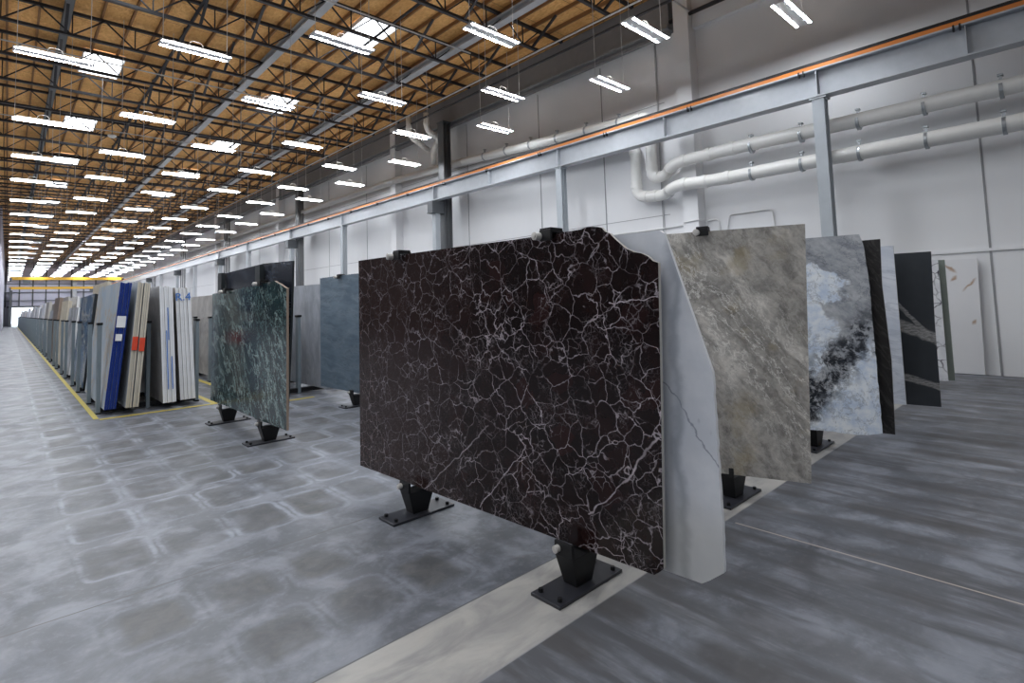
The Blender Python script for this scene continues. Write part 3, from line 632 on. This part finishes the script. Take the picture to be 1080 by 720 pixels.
poly_slab((2.26, 1.47), 2.77, [(2.691, .197), (.031, .188), (-.02, .23), (-.047, .927), (-.072, 1.655), (-.017, 1.691), (.103, 1.739), (.151, 1.782), (.194, 1.825), (.245, 1.861), (.299, 1.872), (.38, 1.866), (.893, 1.861), (1.634, 1.866), (2.682, 1.866)],
          .022, S_dark, E_LT, 'large dark red-black slab with white web veins, in the foreground', jag=(1, 4, 5, 6, 7, 8, 9, 10))
poly_slab((2.345, 1.4), 2.77, [(2.5, .182), (-.091, .182), (-.198, .262), (-.203, .438), (-.197, 1.143), (.008, 1.803), (.033, 1.82), (2.5, 1.83)],
          .022, S_white, E_WH, 'white marble slab with one grey vein and a slanted end, behind the dark red slab', jag=(1, 2, 3, 5), amp=.0025)
poly_slab((4.01, 1.39), 19, [(2.55, .196), (-.004, .196), (-.073, 1.963), (2.55, 1.985)], .024, S_tund, E_LT, 'mottled grey-beige slab, right of the white marble slab')
poly_slab((5.74, 1.36), 18, [(2.6, .19), (.374, .192), (.3, .181), (.117, .181), (.002, .208), (.007, .769), (.014, 1.537), (.035, 1.886), (.064, 2.003), (2.6, 1.994)],
          .02, S_arc, E_WH, 'white and blue-black clouded slab, right of the grey-beige slab', jag=(1, 2, 3, 4, 5, 6, 7), amp=.003)
poly_slab((5.86, 1.27), 2, [(2.6, .185), (.026, .185), (.01, .846), (.036, 1.534), (.023, 1.953), (2.6, 1.958)], .02, S_dk2, E_DK, 'narrow visible end of a black-brown slab behind the white and blue-black slab')
poly_slab((7.38, 1.50), 2, [(2.5, .19), (.003, .192), (.003, 1.109), (.006, 1.982), (2.5, 1.99)], .02, S_lite, E_LT, 'pale blue-grey banded slab, just left of the charcoal slab')
poly_slab((7.64, 1.22), 8, [(2.5, .165), (.013, .16), (.007, 1.097), (-.014, 1.9), (2.5, 1.896)], .022, S_diag, E_DK, 'charcoal slab crossed by two ragged grey bands')
poly_slab((9.69, 1.44), 4, [(2.5, .18), (.02, .17), (.02, .988), (.02, 1.882), (2.5, 1.875)], .02, S_brec, E_WH, 'white slab with black-purple patches, just right of the charcoal slab')
poly_slab((9.78, 1.40), 4, [(2.5, .18), (.0, .17), (.0, 1.88), (2.5, 1.875)], .055, E_GRN, E_GRN, 'thick slab with greenish edge, right of the white and purple slab')
poly_slab((11.90, 1.30), 0, [(2.2, .012), (0, .012), (-.03, 1.95), (2.2, 1.97)], .03, S_gold, E_LT, 'white slab with rust coloured veins standing against the right wall')
poly_slab((2.12, 5.77), 0, [(2.797, .225), (2.157, .235), (.665, .235), (-.04, .237), (-.048, 1.695), (.31, 1.791), (.814, 1.771), (1.811, 1.739), (2.743, 1.717)],
          .026, S_green, E_BR, 'dark green slab with white veins and sloping top corners', jag=(0, 1, 2, 4, 5, 6, 7), amp=.003)
poly_slab((2.245, 5.95), 0, [(2.84, .192), (.128, .192), (-.015, 1.37), (-.065, 1.999), (.838, 2.032), (2.368, 2.005), (2.786, 1.994)],
          .025, S_char, E_DK, 'tall blue-black slab standing right behind the green slab')
poly_slab((3.86, 7.6), 2, [(1.198, .185), (-1.45, .185), (-1.45, 1.985), (1.207, 1.965)], .022, S_navy, E_GR, 'plain slate blue slab between the green and the dark red slab', jag=(2,), amp=.004)
# dark spacer boards standing between green and blue-black slab
for y in (8.35, 6.78):
    o = boxo('spacer_board', (2.195, y, 1.10), (.05, .16, 1.81), E_DK); tag(o, 'black upright board between the green and blue-black slabs, %s' % ('far one' if y > 7 else 'near one'), 'board', 'spacer boards')
# clamps on the slab tops
def clamp(loc, label, rz=0):
    t = thing('slab_clamp', loc, label, 'clamp', 'black clamps on the slab tops', rz)
    bm = bmesh.new(); box(bm, (.015, 0, .014), (.10, .085, .026)); box(bm, (-.031, 0, -.014), (.016, .085, .06)); box(bm, (.065, 0, -.012), (.012, .085, .05)); mk('body', bm, M_bsteel, t, bevel=.003)
    bm = bmesh.new(); cyl(bm, (-.045, .038, -.018), (-.085, .038, -.018), .023, seg=18); cyl(bm, (-.085, .038, -.018), (-.092, .038, -.018), .012, seg=12); mk('knob', bm, M_knob, t); return t
c0 = clamp((2.213, 2.05, 1.868), 'black clamp with pale knob on the dark red slab, right one of the pair')
for loc, lab, rz in (((2.145, 3.52, 1.870), 'black clamp with pale knob on the dark red slab, left one of the pair', 0), ((3.80, 1.955, 1.975), 'black clamp with pale knob on top of the grey-beige slab', math.radians(19)),
                 ((2.115, 6.45, 1.79), 'black clamp on top of the green slab, right one of the pair', 0), ((2.115, 7.80, 1.745), 'black clamp on top of the green slab, left one of the pair', 0), ((3.84, 8.1, 1.965), 'black clamp on top of the slate blue slab', 0),
                 ):
    dup(c0, loc, lab, rz)

# ------------------------------------------------------------------ slab rack rows
def frame_rack(x, y, label, w_=1.3):
    t = thing('slab_rack', (x, y, 0), label, 'slab rack', 'slab rack frames')
    bm = bmesh.new(); box(bm, (w_ / 2, 0, .055), (w_ + .04, .1, .07)); mk('base_beam', bm, M_bsteel, t)
    for q in (0, w_ / 2 - .03, w_):
        bm = bmesh.new(); box(bm, (0, 0, .66), (.05, .11, 1.32)); p = mk('upright', bm, M_rack, t, (q, 0, 0)); bm = bmesh.new(); box(bm, (0, 0, 1.335), (.07, .13, .035)); mk('end_cap', bm, M_bsteel, p)
    for s in (0, w_): bm = bmesh.new(); box(bm, (s, 0, .01), (.06, .16, .02)); mk('foot', bm, M_bsteel, t)
    return t
fr0 = frame_rack(1.02, 10.25, 'steel slab rack frame at the near end of the first slab row')
nn = 1
for kk in range(28):
    for d in (.35, 1.6):
        y = 9.9 + 3.12 * kk + d
        if (kk == 0 and d == .35) or y > 97: continue
        dup(fr0, (1.02, y, 0), 'steel slab rack frame in the first slab row, %s from its near end' % ORD[nn]); nn += 1
nn = 0
for kk in range(7):
    for d in (.35, 1.6):
        dup(fr0, (3.12, 9.2 + 3.12 * kk + d, 0), 'steel slab rack frame in the second slab row, %s from its near end' % ORD[nn]); nn += 1
def rslab(x, y, L, Hh, th, face, edge, label, lean, z0=.095):
    """rack slab: near end at y; bottom near corner at x; lean>0 tops towards +x"""
    bm = bmesh.new(); rr = random.Random(int(x * 977 + y * 131))
    a, b, c = rr.uniform(0, .03), rr.uniform(-.03, .03), rr.uniform(-.02, .02)
    P = [(0, 0), (L, 0), (L - a, Hh + c), (a * .3, Hh)]
    A = [bm.verts.new((0, s, z)) for s, z in P]; B = [bm.verts.new((th, s, z)) for s, z in P]
    bm.faces.new(A); bm.faces.new(B[::-1])
    for i in range(4): f = bm.faces.new((A[i], A[(i + 1) % 4], B[(i + 1) % 4], B[i])); f.material_index = 1
    bmesh.ops.recalc_face_normals(bm, faces=bm.faces[:])
    me = bpy.data.meshes.new('stone_slab'); bm.to_mesh(me); bm.free(); me.materials.append(face); me.materials.append(edge)
    o = bpy.data.objects.new('stone_slab', me); COL.objects.link(o); o.location = (x, y, z0); o.rotation_euler = (0, math.atan2(lean, Hh), 0)
    return tag(o, label, 'stone slab', 'stone slabs on the racks')
def bundle(x, y, L, Hh, n, th, face, edge, lean, what, where):
    pos = ['outermost', 'second', 'third', 'fourth', 'fifth', 'sixth', 'seventh', 'eighth', 'ninth']
    for i in range(n):
        rslab(x + i * (th + .003), y + (i % 2) * .012, L, Hh - (i % 3) * .008, th, face, edge, '%s, %s of its bundle, %s' % (what, pos[i], where), lean)
bundle(1.055, 9.88, 2.65, 1.86, 5, .026, S_pblue, E_BLUE, .17, 'pale blue-grey slab with blue filmed edge', 'at the row end')
bundle(1.30, 9.80, 2.5, 1.86, 3, .022, S_grey, E_CR, .13, 'slab with cream edge', 'left of the rack post')
bundle(1.385, 9.78, 2.5, 1.85, 3, .022, S_grey, E_CR, .13, 'slab with cream edge and red tag', 'right cream bundle')
bundle(1.77, 9.78, 2.6, 1.79, 6, .027, S_taupe, E_WH, -.07, 'slab with white and blue edge', 'right of the rack post')
bundle(2.02, 9.88, 2.6, 1.77, 8, .024, S_taupe, E_WH, -.09, 'slab with white edge, blue lettering over the bundle,', 'rightmost in the row end')
def flat(name, x, y, z, wx, hz, m, label, cat, lean=.08):
    o = boxo(name, (x, y, z), (wx, .004, hz), m); o.rotation_euler = (0, lean, 0); return tag(o, label, cat)
flat('paper_label', 1.055 + .17 * (1.30 / 1.86) + .066, 9.872, 1.36, .11, .17, M_paper, 'white paper label on the blue bundle edge, upper one', 'label')
flat('paper_label', 1.055 + .17 * (1.0 / 1.86) + .066, 9.872, 1.13, .08, .10, M_paper, 'white paper label on the blue bundle edge, lower one', 'label')
flat('red_tag', 1.30 + .13 * .5 + .036, 9.79, 1.03, .07, .2, M_red, 'red tag on the left cream edged bundle', 'tag', .07)
flat('red_tag', 1.385 + .13 * .5 + .036, 9.77, 1.01, .07, .2, M_red, 'red tag on the right cream edged bundle', 'tag', .07)
for i, (z, hz) in enumerate(((.75, .9), (1.3, .5), (.55, .5))): 
    o = flat('blue_stain', (1.84, 1.86, 1.90)[i] - .03 * z, 9.765, z, .012, hz, M_bluepen, 'blue painted streak on the white bundle edge, %s' % ('long one', 'upper one', 'lower one')[i], 'paint mark', -.04)
def lettering(txt, size, loc, rot, m, label, cat='lettering'):
    cu = bpy.data.curves.new('lettering', 'FONT'); cu.body = txt; cu.size = size; cu.extrude = .001; cu.align_x = 'CENTER'
    tmp = bpy.data.objects.new('tmp', cu); COL.objects.link(tmp); dg = bpy.context.evaluated_depsgraph_get(); me = bpy.data.meshes.new_from_object(tmp.evaluated_get(dg)); bpy.data.objects.remove(tmp)
    me.materials.clear(); me.materials.append(m); o = bpy.data.objects.new('lettering', me); COL.objects.link(o); o.location = loc; o.rotation_euler = rot; return tag(o, label, cat)
lettering('R.4', .17, (2.04, 9.872, 1.66), (math.radians(90), math.radians(-2.6), 0), M_bluepen, 'blue hand-painted R.4 near the top of the rightmost bundle')
pal = [(S_gwht, E_WH, 'grey and white clouded slab'), (S_blue2, E_DK, 'deep blue and brown slab'), (S_lite, E_WH, 'pale blue-grey slab'), (S_brown, E_BR, 'brown slab'), (S_grey, E_GR, 'mid grey slab'), (S_cream, E_CR, 'cream slab'), (S_taupe, E_LT, 'taupe slab'), (S_pblue, E_WH, 'pale blue and tan slab'), (S_brec, E_WH, 'white slab with dark patches'), (S_navy, E_GR, 'slate blue slab')]
rr = random.Random(3)
order = [1, 0, 5, 3, 4, 6, 2, 4]
for kk in range(1, 28):
    y = 9.9 + 3.12 * kk
    near = kk < 9
    fa, ed, nm_ = pal[order[kk - 1]] if kk <= 8 else pal[rr.randrange(len(pal))]
    wh = 'in bay %s of the first row' % (ORD[kk])
    bundle(1.055 + rr.uniform(0, .03), y, 2.5, rr.uniform(1.55, 1.98), 3 if near else 2, .026, fa, ed, .15, nm_, wh + ', aisle side')
    fa, ed, nm_ = pal[rr.randrange(len(pal))]
    bundle(1.30, y + .05, 2.5, rr.uniform(1.75, 2.05), 2 if near else 1, .026, fa, ed, .12, nm_, wh + ', inner side')
    fa, ed, nm_ = pal[rr.randrange(len(pal))]
    if near: bundle(2.05, y + .05, 2.5, rr.uniform(1.7, 1.95), 2, .026, fa, ed, -.1, nm_, wh + ', far side')
for kk in range(7):
    y = 9.2 + 3.12 * kk; wh = 'in bay %s of the second row' % ORD[kk]
    fa, ed, nm_ = (pal[6] if kk < 3 else pal[rr.randrange(len(pal))])
    bundle(3.17, y, 2.6, 1.72, 3, .026, fa, ed, .1, nm_, wh + ', left side')
    fa, ed, nm_ = (pal[4] if kk == 0 else pal[rr.randrange(len(pal))])
    bundle(3.98, y - .25, 2.6, 1.78, 4, .026, fa, ed, -.08, nm_, wh + ', right side')
flat('paper_label', 4.02, 8.93, 1.35, .1, .12, M_paper, 'white tape strip on the grey slab edge beside the slate blue slab', 'label', -.04)
